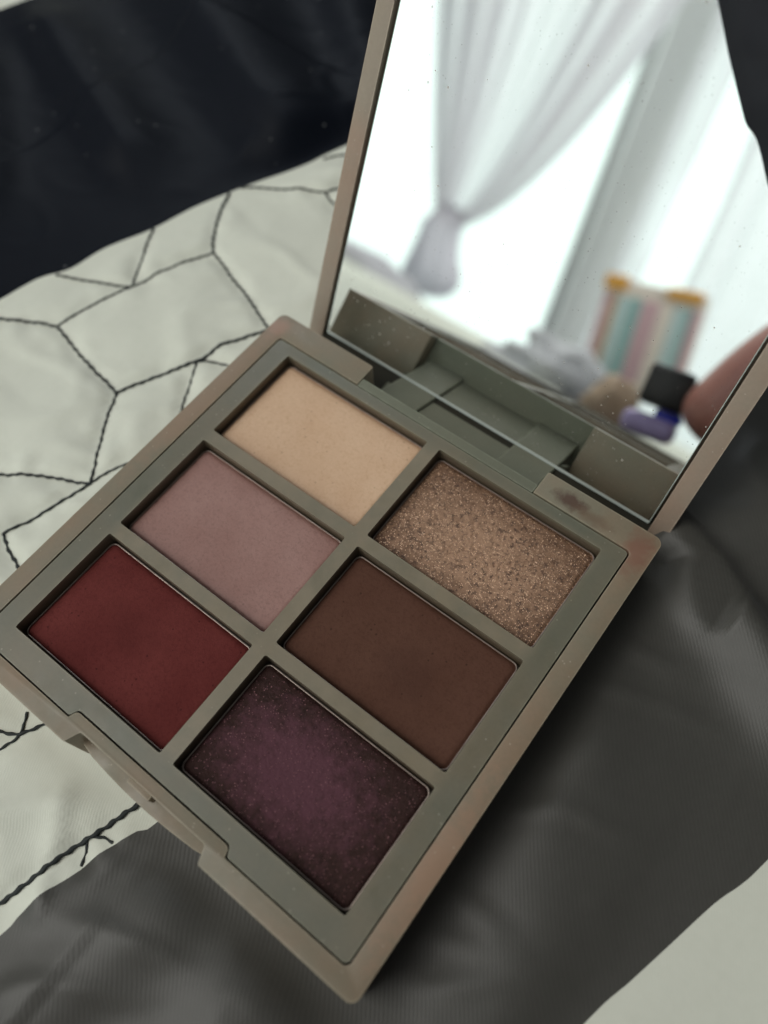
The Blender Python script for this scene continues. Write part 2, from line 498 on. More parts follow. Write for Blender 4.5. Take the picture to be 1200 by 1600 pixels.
def cloth_z(x, y):
    n1 = vnoise(x, y, 46.0, 3.1); n2 = vnoise(x, y, 17.0, 9.3); n3 = vnoise(x, y, 7.5, 5.5)
    calm = np.clip((66-x)/14, 0.15, 1)*np.clip((x+98)/12, 0.35, 1)
    z = -10.2+(1.1*n1+0.7*n2+0.22*n3)*calm
    z += 0.45*np.clip(0.22-np.abs(vnoise(x*0.6+y*0.35, y*1.1-x*0.5, 13.0, 7.7)), 0, 1)/0.22*calm
    # quilted puckers round the stitching
    near = (x > -130) & (x < 5) & (y > -90) & (y < 110)
    d = np.full(x.shape, 50.0)
    d[near] = seg_dist(x[near], y[near], segs)
    z += 0.55*(1-np.exp(-(d/7.0)**2))*near-0.75*np.exp(-(d/1.3)**2)
    pk = vnoise(x*1.0, y*1.0, 3.6, 2.2)
    z += 0.6*pk*np.exp(-(d/4.5)**2)
    # folds of the grey satin on the right of the palette
    z += ridge(x, y, 50, 44, 84, 25, 7.0, 5.4, 0.5)
    z += ridge(x, y, 52, 70, 90, 56, 9.0, 2.2, 0.8)
    z += ridge(x, y, 46, 4, 62, -34, 12.0, 2.2)
    z += ridge(x, y, 30, -46, 46, -62, 7.0, 2.0)
    z += ridge(x, y, 10, -54, 3, -75, 6.5, 1.8)
    z += ridge(x, y, 26, -56, 20, -78, 6.0, 1.4)
        # soft creases in the cream
    z += ridge(x, y, -23, -60, -3, -38, 2.2, 0.9)
    z += ridge(x, y, -12, -46, -4, -58, 1.5, 0.7)
    # creases in the navy
    z += ridge(x, y, -160, 82, -112, 62, 6.0, 4.0, 1.8)
    z += ridge(x, y, -160, 58, -128, 34, 5.0, 4.0, 1.4)
    z += ridge(x, y, -150, 120, -90, 92, 11.0, 6.5, 1.5)
    z += ridge(x, y, -120, 150, -80, 118, 8.0, 5.0, 1.5)
    z += ridge(x, y, -190, 110, -150, 150, 9.0, 6.0, 1.3)
    # the panels meet in flat, calm seams
    if SEAMS:
        ds = np.full(x.shape, 50.0)
        nr = (x > -240) & (x < 130) & (y > -110) & (y < 180)
        ds[nr] = seg_dist(x[nr], y[nr], SEAMS)
        k = 1-np.exp(-(ds/6.0)**2)
        z = -10.0*(1-k)+z*k
    # pressed flat under the palette, slightly swelling beside it
    e = np.maximum(np.abs(x)-41.5, np.abs(y)-41.5)
    f = 1/(1+np.exp(-(e-3.5)/1.6))
    z = (-10.45)*(1-f)+z*f
    z = np.where(e < 1, np.minimum(z, -10.1), z)
    z = np.where((np.abs(x) < 38.5) & (y > 30) & (y < 51), np.minimum(z, -10.2), z)
    zl = np.minimum(z, -7.6)*1.0
    z = np.where(e < 14, zl, z)
    return z

def axis(lo, hi, flo, fhi, step):
    a = list(np.arange(flo, fhi+1e-6, step))
    s = step; v = flo; left = []
    while v > lo:
        s *= 1.25; v -= s; left.append(v)
    s = step; v = a[-1]; right = []
    while v < hi:
        s *= 1.25; v += s; right.append(v)
    return np.array(left[::-1]+a+right)
XS = axis(-900, 900, -215, 105, 1.1)
YS = axis(-1000, 700, -95, 160, 1.1)

nl = [(-1500, -700), (-240, -100), (-125, -25), (-103, 4)]
gl = [(-300, -1500), (-60, -300), (-20, -120)]
panels = [
 ("navy_panel", m_navy, nl+navy_edge+[(0, 500), (0, 2000), (-50, 330), (-129, 187), (-177.5, 89.5), (-181.5, 81.5), (-229, -13), (-1500, -600)]),
 ("cream_panel", m_cream, nl+navy_edge+grey_edge[::-1]+gl[::-1]+[(-1500, -1500)]),
 ("grey_panel", m_grey, gl+grey_edge+[(0, 500), (0, 2000), (700, 2000)]+[(160, 400)]+right_edge[::-1]+[(20, -220), (-60, -700), (-100, -1500)]),
 ("cream_panel", m_cream, [(160, 400)]+right_edge[::-1]+[(20, -220), (-60, -700), (-100, -1500), (2000, -1500), (2000, 2000), (700, 2000)]),
 ("cream_panel", m_cream, [(0, 2000), (-50, 330), (-129, 187), (-177.5, 89.5), (-181.5, 81.5), (-229, -13), (-1500, -600), (-1500, 2000)]),
]
bed = empty("bedspread", (0, 0, -0.0105), "patchwork bedspread of navy, stitched cream and dark grey satin under the palette", "bedspread", kind="structure")
for nm, mt, poly in panels:
    me = clipped_sheet(XS, YS, poly_phi(poly), cloth_z)
    o = new_obj(nm, me, mt); child_at_world(o, bed)

def thread_mesh(pts, w):
    """a wobbling chain of plump stitches lying on the cloth"""
    P = []
    for a, b in zip(pts[:-1], pts[1:]):
        L = math.dist(a, b); n = max(1, int(L/0.22))
        for k in range(n):
            P.append((a[0]+(b[0]-a[0])*k/n, a[1]+(b[1]-a[1])*k/n))
    P.append(pts[-1])
    A = np.array(P)
    Z = cloth_z(A[:, 0], A[:, 1])
    s = 0.0; ring = 8
    verts = []; faces = []
    ph = random.uniform(0, 6); st = random.uniform(1.8, 2.3)
    for i in range(len(P)):
        if i: s += math.dist(P[i], P[i-1])
        j0, j1 = max(i-1, 0), min(i+1, len(P)-1)
        t = Vector((A[j1][0]-A[j0][0], A[j1][1]-A[j0][1], 0)).normalized()
        nrm = Vector((-t.y, t.x, 0))
        u = s/st*2*math.pi+ph
        off = 0.09*w/.3*math.sin(u)+0.3*noise.noise(Vector((s/6, ph, 0)))
        r = w*(0.86+0.22*abs(math.cos(u/2)))
        c = Vector((A[i][0], A[i][1], Z[i]+r*0.55+0.05))+nrm*off
        for k in range(ring):
            an = 2*math.pi*k/ring
            rr = r*(1+0.18*math.cos(2*an+u))
            verts.append((c+nrm*math.cos(an)*rr+Vector((0, 0, math.sin(an)*rr*0.8)))*MM)
        if i:
            b0 = (i-1)*ring; b1 = i*ring
            for k in range(ring):
                faces.append((b0+k, b0+(k+1) % ring, b1+(k+1) % ring, b1+k))
    me = bpy.data.meshes.new("thread"); me.from_pydata(verts, [], faces)
    me.polygons.foreach_set('use_smooth', [True]*len(me.polygons))
    return me
for p, w in TS:
    o = new_obj("stitched_thread", thread_mesh(p, w*0.98), m_thread); child_at_world(o, bed)

# ---------------------------------------------------------------- palette
root = empty("eyeshadow_palette", (0, 0, -0.010),
             "open square sage eyeshadow palette with six pans and mirrored lid lying on bedspread", "makeup palette")
def part(name, me, mat, parent=root, label=None):
    o = new_obj(name, me, mat, None, label)
    if parent is root:
        child_at_world(o, root)
    else:
        o.parent = parent
    return o

# outer frame: a C-shape open at the hinge, notched for the clasp
fo = rounded([(-18.6, 39.8), (-40.3, 39.8), (-40.3, -40.0), (-13.6, -40.0), (-12.6, -37.55), (12.4, -37.55), (13.3, -40.0),
              (40.2, -40.0), (40.2, 39.8), (18.7, 39.8), (18.7, 35.05), (36.95, 35.05), (36.95, -37.15), (15.6, -37.15),
              (15.3, -35.75), (-15.3, -35.75), (-15.7, -37.15), (-36.95, -37.15), (-36.95, 35.05), (-18.6, 35.05)],
             [0.3, 1.4, 1.4, .5, .6, .6, .5, 1.4, 1.4, .3, 0.1, 0.8, 0.9, 0.35, 0.9, 0.9, 0.35, 0.9, 0.8, 0.1], 5)
frame = part("outer_frame", prism(fo, [], -10, 0, 0.35), m_frame)
# clasp recess floor under the notch
cl = [(-13.5, -37.3), (13.3, -37.3), (12.6, -39.0)]+[(12.6-25.2*k/12, -39.2-0.7*math.sin(math.pi*k/12)) for k in range(1, 12)]+[(-12.9, -38.9)]
part("clasp_lip", prism(cl, [], -10, -4.2, 0.5), m_frame)
part("clasp_tab", prism(rect(-2.4, -38.35, 2.0, -37.62, 0.2), [], -3.0, -0.45, 0.15), m_frame)
# pan tray
rows = [(32.708, 12.414), (10.050, -10.184), (-12.522, -32.708)]
cols = [(-33.0, -1.22), (1.32, 33.0)]
holes = [rect(c0, r1, c1, r0, 0.35, 4) for (r0, r1) in rows for (c0, c1) in cols]
tro = rounded([(-36.68, 34.75), (-36.68, -36.9), (-15.9, -36.9), (-15.2, -35.45), (15.1, -35.45), (15.9, -36.9), (36.68, -36.9), (36.68, 34.75)],
              [.7, .8, .35, .8, .8, .35, .8, .7], 5)
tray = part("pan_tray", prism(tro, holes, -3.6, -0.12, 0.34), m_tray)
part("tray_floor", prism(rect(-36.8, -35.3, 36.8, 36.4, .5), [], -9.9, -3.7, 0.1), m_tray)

# powders
m_peach = powder("peach_powder", (0.58, 0.375, 0.235), (0.66, 0.46, 0.31), (0.46, 0.27, 0.15), 0.55, 0.10, gloss=0.4)
m_mauve = powder("mauve_powder", (0.265, 0.135, 0.112), (0.345, 0.200, 0.172), (0.17, 0.085, 0.072), 0.5, 0.06, gloss=0.4)
m_red = powder("wine_powder", (0.100, 0.017, 0.015), (0.148, 0.032, 0.028), (0.062, 0.009, 0.009), 0.8, 0.14, centre=(-19, -22, 7, 4.5, (0.066, 0.011, 0.010), 0.28))
m_brown = powder("brown_powder", (0.088, 0.038, 0.024), (0.112, 0.053, 0.036), (0.055, 0.022, 0.014), 0.8, 0.14, centre=(20, -1.5, 6, 5, (0.050, 0.020, 0.014), 0.32))
m_bronze = powder("bronze_powder", (0.180, 0.094, 0.050), (0.230, 0.125, 0.070), (0.085, 0.034, 0.020), 0.5, 0.3, 0.45, (0.88, 0.60, 0.42), 2.8, pits=0.8, gloss=0.5, centre=(17, 21, 17.5, 11.0, (0.43, 0.255, 0.158), 0.85), pits_last=True)  # paler centre over a darker base paints a shadowed margin
m_plum = powder("plum_powder", (0.036, 0.0165, 0.014), (0.046, 0.021, 0.018), (0.020, 0.009, 0.009), 0.6, 0.12, 0.20, (0.24, 0.12, 0.13), 2.2, pits=0.5,
                centre=(16, -23, 15, 9.6, (0.118, 0.046, 0.062), 0.85))
spec = {(0, 0): ("peach", m_peach), (0, 1): ("bronze", m_bronze), (1, 0): ("mauve", m_mauve),
        (1, 1): ("brown", m_brown), (2, 0): ("wine", m_red), (2, 1): ("plum", m_plum)}
text = {"peach": "round-cornered pan of matte peach powder", "bronze": "pan of pitted shimmering bronze powder",
        "mauve": "pan of dusty mauve powder", "brown": "pan of matte chocolate brown powder",
        "wine": "pan of matte wine red powder", "plum": "pan of dark plum powder with a lighter worn middle"}

def rr_phi(x0, y0, x1, y1, r):
    cx, cy, hx, hy = (x0+x1)/2, (y0+y1)/2, (x1-x0)/2-r, (y1-y0)/2-r
    def f(X, Y):
        qx = np.abs(X-cx)-hx; qy = np.abs(Y-cy)-hy
        d = np.hypot(np.maximum(qx, 0), np.maximum(qy, 0))+np.minimum(np.maximum(qx, qy), 0)-r
        return -d
    return f

for (ri, ci), (nm, mt) in spec.items():
    (y1, y0), (x0, x1) = rows[ri], cols[ci]
    px0, px1, py0, py1 = x0+0.34, x1-0.16, y0+0.22, y1-0.34
    # pan: a thin tin dish with a standing rim
    ring = prism(rect(px0, py0, px1, py1, 1.15, 8), [rect(px0+.17, py0+.17, px1-.17, py1-.17, 1.0, 8)], -3.55, -2.30, 0.05, seg=2)
    pan = part("pan", ring, m_tin, tray, text[nm])
    phi = rr_phi(px0+.14, py0+.14, px1-.14, py1-.14, 1.02)
    step = 0.16 if nm in ("bronze", "plum") else 0.26
    xs = np.arange(px0, px1+step, step); ys = np.arange(py0, py1+step, step)
    cx, cy = (px0+px1)/2, (py0+py1)/2
    def zed(x, y, phi=phi, nm=nm, cx=cx, cy=cy):
        d = np.maximum(phi(x, y), 0)
        ed = 1-np.exp(-(d/0.32)**1.5)
        z = -2.55+0.42*ed
        wear_glint = np.exp(-(((x-cx)/11)**2+((y-cy)/6.5)**2))
        sd = {"peach": 1., "mauve": 2., "wine": 3., "brown": 4., "bronze": 5., "plum": 6.}[nm]
        n1 = vnoise(x, y, 5.0, sd); n2 = vnoise(x, y, 1.4, sd+.5); n3 = vnoise(x, y, 0.55, sd+.7)
        if nm == "bronze":
            w = np.clip(wear_glint*1.3+n1*.5, 0.25, 1)
            pits = np.clip(n3*1.0+n2*.35-0.02, 0, 1)
            z += -0.22*wear_glint+0.05*n1-0.36*w*pits+0.07*n3
            bead = np.clip(vnoise(x, y, 0.42, 11.)-0.48, 0, 1)
            z += 0.5*bead*w
        elif nm == "plum":
            z += -0.30*wear_glint+0.05*n1+0.03*n2+0.045*n3
        else:
            z += -0.20*wear_glint*(1 if nm in ("peach", "mauve") else .6)+0.030*n1+0.012*n2+0.010*n3
        # ragged chipped margin
        z += -0.10*np.exp(-(d/0.7)**2)*np.clip(vnoise(x, y, 1.1, sd+3)*2, 0, 1)
        return z
    me = clipped_sheet(xs, ys, phi, zed)
    new_obj("pressed_powder", me, mt, pan)

# hinge: three low tongues reaching back under the mirror
def tongue(x0, x1, drop, y0, y1):
    # the top slopes down at right angles to the opened lid
    f = lambda y: -4.55-drop-(y-37.2)*0.497
    prof = [(y0, -9.93), (y0, -4.55-drop), (37.2, -4.55-drop)]+[(y, f(y)) for y in (39, 41, 43, y1)]+[(y1+.1, -9.93)]
    bm = bmesh.new()
    a = [bm.verts.new((x0, p[0], p[1])) for p in prof]; b = [bm.verts.new((x1, p[0], p[1])) for p in prof]
    n = len(prof)
    for i in range(n):
        bm.faces.new((a[i], a[(i+1) % n], b[(i+1) % n], b[i]))
    bm.faces.new(a[::-1]); bm.faces.new(b)
    bmesh.ops.recalc_face_normals(bm, faces=bm.faces)
    es = [e for e in bm.edges if abs(e.verts[0].co.x-e.verts[1].co.x) < 1e-6]
    bmesh.ops.bevel(bm, geom=es, offset=0.2, segments=2, affect='EDGES')
    return bm_mesh(bm, sharp=35)
part("hinge_tongue", tongue(-17.3, -9.05, 0.0, 36.5, 46.5), m_hinge)
part("hinge_tongue", tongue(8.75, 17.5, 0.0, 36.5, 46.5), m_hinge)
part("hinge_web", tongue(-9.0, 8.7, 0.75, 36.5, 45.3), m_hinge)
# rear wall of the tray with a rounded top rim
part("rear_rim", prism(rect(-18.45, 34.95, 18.55, 36.7, .2), [], -9.9, -0.16, 0.3), m_hinge)
for x0, x1 in ((-18.5, -17.4), (17.6, 18.6)):
    part("hinge_gap_wall", box_mesh(((x0+x1)/2, 40.2, -9.2), (x1-x0, 7.0, 1.2), 0.1), m_hinge)

part("gap_shade_plate", prism(rect(-36.8, 36.8, 36.8, 48.5, .5), [], -9.95, -9.75, 0.05), m_dark)  # added dark plate standing for the shade below the mirror's edge
# lid, leaning back 26 degrees: local x, s up the lid, n towards the user
PH = math.radians(63.603)
LM = Matrix(((1, 0, 0, 0), (0, math.cos(PH), -math.sin(PH), 46.682), (0, math.sin(PH), math.cos(PH), -9.495), (0, 0, 0, 1)))
lid = part("lid", prism(rect(-40.2, 0.5, 40.2, 76.5, 1.6), [], -5.8, -2.1, 0.8, LM), m_lid)
def lpart(name, me, mat, label=None): return new_obj(name, me, mat, lid, label)
lpart("lid_rim", prism(rounded([(-40.2, -1.2), (-36.95, -1.2), (-36.95, 72.6), (36.95, 72.6), (36.95, -1.2), (40.2, -1.2), (40.2, 76.5), (-40.2, 76.5)],
                               [.5, .3, .5, .5, .3, .5, 1.6, 1.6], 5), [], -2.1, 0.75, 0.35, LM), m_lid)
lpart("lid_hem", prism(rect(-36.9, -0.4, 36.9, 1.6, .2), [], -4.4, -2.15, 0.15, LM), m_frame)
# mirror
def mirror_mat():
    M = Mat("mirror_silver")
    M.color((0.90, 0.925, 0.91)); M.b.inputs['Metallic'].default_value = 1.0
    M.rough(0.0)
    dif = M.n('ShaderNodeBsdfDiffuse'); dif.inputs[0].default_value = (0.5, 0.47, 0.42, 1)
    v = M.n('ShaderNodeTexVoronoi'); v.inputs['Scale'].default_value = 1.25; M.l(M.co(), v.inputs['Vector'])
    s = M.n('ShaderNodeSeparateColor'); M.l(v.outputs['Color'], s.inputs[0])
    size = M.ramp(s.outputs[1], 0, 1, 0.06, 0.17)
    dots = M.math('LESS_THAN', v.outputs['Distance'], size)
    keep = M.ramp(s.outputs[0], 0.30, 0.31)
    xyz = M.n('ShaderNodeSeparateXYZ'); M.l(M.co(), xyz.inputs[0])
    low = M.ramp(xyz.outputs[2], 2, 24, 1.0, 0.35)
    patch = M.ramp(M.noise(0.07, 3, .6), 0.42, 0.6)
    fac = M.math('MULTIPLY', M.math('MULTIPLY', dots, keep), M.math('MULTIPLY', low, M.math('ADD', M.math('MULTIPLY', patch, .7), .3)))
    v2 = M.n('ShaderNodeTexVoronoi'); v2.inputs['Scale'].default_value = 0.33; M.l(M.co(), v2.inputs['Vector'])
    s2 = M.n('ShaderNodeSeparateColor'); M.l(v2.outputs['Color'], s2.inputs[0])
    big = M.math('MULTIPLY', M.math('LESS_THAN', v2.outputs['Distance'], 0.07), M.ramp(s2.outputs[0], 0.6, 0.62))
    film = M.math('MULTIPLY', M.ramp(M.noise(0.18, 4, .65), 0.45, 0.8), 0.035)
    fac = M.math('MAXIMUM', M.math('MULTIPLY', fac, 0.75), M.math('MULTIPLY', big, 0.55))
    fac = M.math('ADD', fac, film)
    mx = M.n('ShaderNodeMixShader'); M.l(fac, mx.inputs[0]); M.l(M.b.outputs[0], mx.inputs[1]); M.l(dif.outputs[0], mx.inputs[2])
    M.l(mx.outputs[0], M.out.inputs[0])
    return M.m
m_mirror = mirror_mat()
m_bevel = simple("bevelled_mirror_edge", (0.62, 0.68, 0.64), 0.25, metallic=0.0, var=0.35, bscale=.5)
m_edge = simple("glass_edge", (0.50, 0.58, 0.53), 0.12, var=0.4, spec=0.9)
mir = lpart("mirror", prism(rect(-36.3, 0.62, 36.3, 72.2, .1), [], -0.9, 0.0, 0.0, LM), m_mirror)
lpart("mirror_bevel", prism(rect(-36.3, 0.0, 36.3, 0.62, .05), [], -0.9, -0.01, 0.28, LM, seg=4), m_bevel)
lpart("mirror_edge", prism(rounded([(-36.42, 0), (36.42, 0), (36.42, 72.3), (-36.42, 72.3)], .4), [rect(-36.28, 0.14, 36.28, 72.18, .35)], -1.9, 0.02, 0.04, LM, seg=1), m_edge)

# ---------------------------------------------------------------- cloth over the lid's upper corner
def draped_corner():
    out = [(9.3, 72.5), (14.2, 66.9), (17.2, 63.7), (19.9, 60.9), (21.7, 60.1), (23.0, 58.9), (24.6, 57.2), (26.2, 55.4), (33, 50), (44, 46), (52, 60), (52, 92), (-4, 92), (2, 80)]
    phi = poly_phi(out)
    def zed(x, y):
        n = vnoise(x*0.6+y*0.8, y*1.0-x*0.8, 6.0, 4.4, 1)
        return 1.3+0.35*n*np.clip(phi(x, y)/3, 0, 1)*2+0.12*vnoise(x*.4+y, y*.3-x, 2.0, 6.6)+np.minimum(np.maximum(phi(x, y), 0)*0.5, 1.2)
    me = clipped_sheet(np.arange(-6, 54, .8), np.arange(44, 94, .8), phi, zed)
    M = Matrix.Scale(MM, 4) @ LM @ Matrix.Scale(1/MM, 4)
    me.transform(M)
    return me
dm = draped_corner()
m_sleeve = cloth("navy_knit", (0.007, 0.008, 0.013), (0.003, 0.0035, 0.005), 0.5, 0.05, 0.3, 1.2, 2.4, 60, 0.4)
slv = new_obj("draped_scarf", dm, m_sleeve, None,
              "black navy cloth hanging over the upper right corner of the mirror", "scarf")
sol = slv.modifiers.new("thickness", 'SOLIDIFY'); sol.thickness = 0.0009; sol.offset = -1

# ---------------------------------------------------------------- the room seen in the mirror
def emis(name, col, st):
    M = Mat(name)
    e = M.n('ShaderNodeEmission'); e.inputs[0].default_value = (*col, 1); e.inputs[1].default_value = st
    M.l(e.outputs[0], M.out.inputs[0]); return M.m
bm = bmesh.new(); box_bm(bm, (-0.7, -2.3, 0.6), (4.4, 0.02, 3.4))
new_obj("sky", bm_mesh(bm, scale=1.0, smooth=False), emis("bright_sky", (0.95, 1.0, 0.99), 1.7), kind="structure")

m_wall = simple("wall_paint", (0.80, 0.83, 0.81), 0.8, var=0.1, bscale=0.02)
def quad_prism(pts, y0, y1):
    bm = bmesh.new()
    a = [bm.verts.new((x, y0, z)) for x, z in pts]; b = [bm.verts.new((x, y1, z)) for x, z in pts]
    n = len(pts)
    for i in range(n): bm.faces.new((a[i], a[(i+1) % n], b[(i+1) % n], b[i]))
    bm.faces.new(a[::-1]); bm.faces.new(b)
    bmesh.ops.recalc_face_normals(bm, faces=bm.faces)
    return bm_mesh(bm, scale=1.0, smooth=False)
# the pillar leans a little because the bed surface is not level with the room
new_obj("wall", quad_prism([(-0.290, -0.5), (-0.600, 1.45), (-0.490, 1.45), (-0.225, -0.5)], -1.54, -1.49), m_wall, kind="structure")

m_wood = simple("window_paint", (0.75, 0.78, 0.76), 0.4, var=0.05, bscale=0.02)
def glass_mat():
    M = Mat("window_glass")
    t = M.n('ShaderNodeBsdfTransparent'); t.inputs[0].default_value = (0.93, 0.98, 0.96, 1)
    g = M.n('ShaderNodeBsdfGlossy'); g.inputs['Roughness'].default_value = 0.02
    mx = M.n('ShaderNodeMixShader'); mx.inputs[0].default_value = 0.05
    M.l(t.outputs[0], mx.inputs[1]); M.l(g.outputs[0], mx.inputs[2]); M.l(mx.outputs[0], M.out.inputs[0]); return M.m
m_glass = glass_mat()
def window(x0, x1, z0, z1, lean, label):
    w = empty("window", ((x0+x1)/2, -1.56, z0), label, "window")
    def sx(x, z): return x-lean*(z)
    def bar(ax, az, bx, bz, wd):
        if abs(ax-bx) < abs(az-bz):
            pts = [(sx(ax, az)-wd, az), (sx(bx, bz)-wd, bz), (sx(bx, bz)+wd, bz), (sx(ax, az)+wd, az)]
        else:
            pts = [(sx(ax, az), az-wd), (sx(ax, az), az+wd), (sx(bx, bz), bz+wd), (sx(bx, bz), bz-wd)]
        o = new_obj("window_frame", quad_prism(pts, -1.585, -1.535), m_wood); child_at_world(o, w)
    bar(x0, z0, x0, z1, .02); bar(x1, z0, x1, z1, .012); bar(x0, z0, x1, z0, .03); bar(x0, z1, x1, z1, .03)
    o = new_obj("pane", quad_prism([(sx(x0, z0), z0), (sx(x1, z0), z0), (sx(x1, z1), z1), (sx(x0, z1), z1)], -1.563, -1.559), m_glass)
    child_at_world(o, w)
window(-1.75, -0.395, -0.45, 1.4, 0.165, "tall bright window left of the pillar, reflected behind the knotted curtain")
window(-0.312, 0.55, -0.45, 1.4, 0.15, "tall bright window right of the pillar, reflected behind the hanging drape")

def sheer(transp, col=(0.80, 0.79, 0.82)):
    M = Mat("sheer_voile")
    d = M.n('ShaderNodeBsdfDiffuse'); d.inputs[0].default_value = (*col, 1)
    t = M.n('ShaderNodeBsdfTranslucent'); t.inputs[0].default_value = (*col, 1)
    a = M.n('ShaderNodeAddShader')
    mx = M.n('ShaderNodeMixShader'); mx.inputs[0].default_value = 0.5
    M.l(d.outputs[0], mx.inputs[1]); M.l(t.outputs[0], mx.inputs[2])
    tr = M.n('ShaderNodeBsdfTransparent')
    m2 = M.n('ShaderNodeMixShader'); m2.inputs[0].default_value = transp
    M.l(mx.outputs[0], m2.inputs[1]); M.l(tr.outputs[0], m2.inputs[2]); M.l(m2.outputs[0], M.out.inputs[0])
    return M.m
m_sheer = sheer(0.28, (0.80, 0.79, 0.82))
m_tail = sheer(0.12, (0.74, 0.72, 0.77))

def fan_curtain(kl, kr, cl_, cr_, tl, tr_, y, folds, amp, nu=260, nv=46, seed=0.0):
    V = []; F = []
    for j in range(nv):
        t = j/(nv-1)
        for i in range(nu):
            u = i/(nu-1)
            uu = u+0.035*math.sin(5.1*u+seed)
            k = Vector(kl).lerp(Vector(kr), uu); c = Vector(cl_).lerp(Vector(cr_), uu); tp = Vector(tl).lerp(Vector(tr_), uu)
            p = k*(1-t)**2+c*2*t*(1-t)+tp*t*t
            A = amp*(0.15+0.95*t)*(0.6+0.5*math.sin(3.3*u*folds*.3+seed))
            a = 2*math.pi*folds*u+1.3*math.sin(4*u+seed)
            V.append((p.x+A*math.sin(a), y+A*1.1*math.cos(a), p.y))
    for j in range(nv-1):
        for i in range(nu-1):
            a = j*nu+i; F.append((a, a+1, a+nu+1, a+nu))
    me = bpy.data.meshes.new("voile"); me.from_pydata(V, [], F)
    me.polygons.foreach_set('use_smooth', [True]*len(F))
    return me
cur = empty("curtain", (-0.57, -1.2, -0.1), "white sheer curtain gathered into a hanging knot, reflected at the mirror's left", "curtain")
o = new_obj("voile", fan_curtain((-0.600, 0.125), (-0.560, 0.130), (-0.70, 0.27), (-0.40, 0.215), (-1.00, 0.86), (-0.33, 0.95), -1.2, 9, 0.036), m_sheer); child_at_world(o, cur)
# knot and tail: a lumpy bundle
bm = bmesh.new()
prof = [(0.160, .022), (0.140, .030), (0.115, .036), (0.085, .040), (0.06, .048), (0.035, .052), (0.012, .044), (-0.002, .020)]
nr = 40; rings = []
for z, r in prof:
    rings.append([bm.verts.new((-0.572+(0.11-z)*0.05+0.012*math.sin(z*40)+r*(1+.20*math.sin(5*a+z*20))*math.cos(a), -1.2+r*.7*(1+.12*math.cos(6*a+1))*math.sin(a), z))
                  for a in [2*math.pi*k/nr for k in range(nr)]])
for a, b in zip(rings[:-1], rings[1:]):
    for k in range(nr): bm.faces.new((a[k], a[(k+1) % nr], b[(k+1) % nr], b[k]))
bm.faces.new(rings[0]); bm.faces.new(rings[-1][::-1])
o = new_obj("knot", bm_mesh(bm, scale=1.0, sharp=0), m_tail); child_at_world(o, cur)

cur2 = empty("curtain", (-0.1, -1.3, -0.1), "white sheer drape hanging in loose folds behind the striped box in the mirror", "curtain")
o = new_obj("voile", fan_curtain((-0.165, -0.10), (0.16, -0.10), (-0.17, 0.3), (0.10, 0.3), (-0.34, 1.1), (0.02, 1.1), -1.3, 6, 0.024, seed=2.), m_sheer); child_at_world(o, cur2)
cur3 = empty("curtain", (-0.26, -1.32, -0.1), "narrow sheer curtain strip hugging the right side of the grey pillar in the mirror", "curtain")
o = new_obj("voile", fan_curtain((-0.27, -0.10), (-0.225, -0.10), (-0.29, 0.25), (-0.235, 0.25), (-0.45, 1.1), (-0.36, 1.1), -1.36, 2.5, 0.012, nu=90, seed=4.), m_sheer); child_at_world(o, cur3)

# striped box with orange corners
bx = empty("striped_box", (-0.10, -0.70, -0.010), "small pale box with teal, pink and beige stripes and orange corners in the mirror", "box")
m_beige = simple("beige_card", (0.78, 0.70, 0.62), 0.6); m_teal = simple("teal_card", (0.30, 0.48, 0.47), 0.6)
m_ltteal = simple("pale_teal_card", (0.52, 0.66, 0.66), 0.6); m_pink = simple("pink_card", (0.60, 0.40, 0.43), 0.6)
m_orange = simple("orange_card", (0.80, 0.40, 0.06), 0.6); m_tan = simple("tan_card", (0.55, 0.40, 0.28), 0.6)
rl = Matrix.Rotation(math.radians(-14), 3, 'Y')
def bpart(name, c, s, mat, bev=0.4):
    me = box_mesh((0, 0, 0), s, bev)
    o = new_obj(name, me, mat)
    v = rl @ Vector(c)
    o.location = Vector((-0.092, -0.70, 0.068))+v*MM
    o.rotation_euler = rl.to_euler()
    child_at_world(o, bx)
bpart("carton", (0, -18, 0), (106, 34, 118), m_beige, 1.5)
x = -52
for wd, mt in ((9, m_pink), (8, m_tan), (12, m_ltteal), (13, m_teal), (19, m_pink), (14, m_beige), (12, m_ltteal), (7, m_teal), (10, m_pink)):
    bpart("stripe", (x+wd/2, 0.2, -8), (wd-.4, 2.0, 100), mt, .2); x += wd
bpart("corner_patch", (-43, -10, 55), (24, 26, 14), m_orange, 1.0)
bpart("corner_patch", (30, -10, 55), (36, 26, 11), m_orange, 1.0)

# cosmetic bottle near the palette (black cap, blue collar, lavender body)
bt = empty("cosmetic_bottle", (0.013, -0.098, -0.010), "small lavender bottle with blue collar and black square cap, reflected low in the mirror", "bottle")
m_blk = simple("black_cap", (0.012, 0.012, 0.014), 0.45, bump=.4); m_blue = simple("blue_collar", (0.02, 0.03, 0.55), 0.35)
m_lav = simple("lavender_plastic", (0.50, 0.40, 0.70), 0.4)
rb = Matrix.Rotation(math.radians(-8), 3, 'Y')
def btp(name, c, s, mat, bev):
    o = new_obj(name, box_mesh((0, 0, 0), s, bev), mat)
    o.location = Vector((0.0140, -0.100, 0.0155))+(rb @ Vector(c))*MM; o.rotation_euler = rb.to_euler(); child_at_world(o, bt)
btp("cap", (0, 0, 1.5), (15.5, 14, 14), m_blk, 1.5)
btp("collar", (4.0, 0, -7.4), (9.5, 9, 3.8), m_blue, 1.2)
btp("bottle_body", (-1, 0, -12.5), (19, 13, 8), m_lav, 3.0)

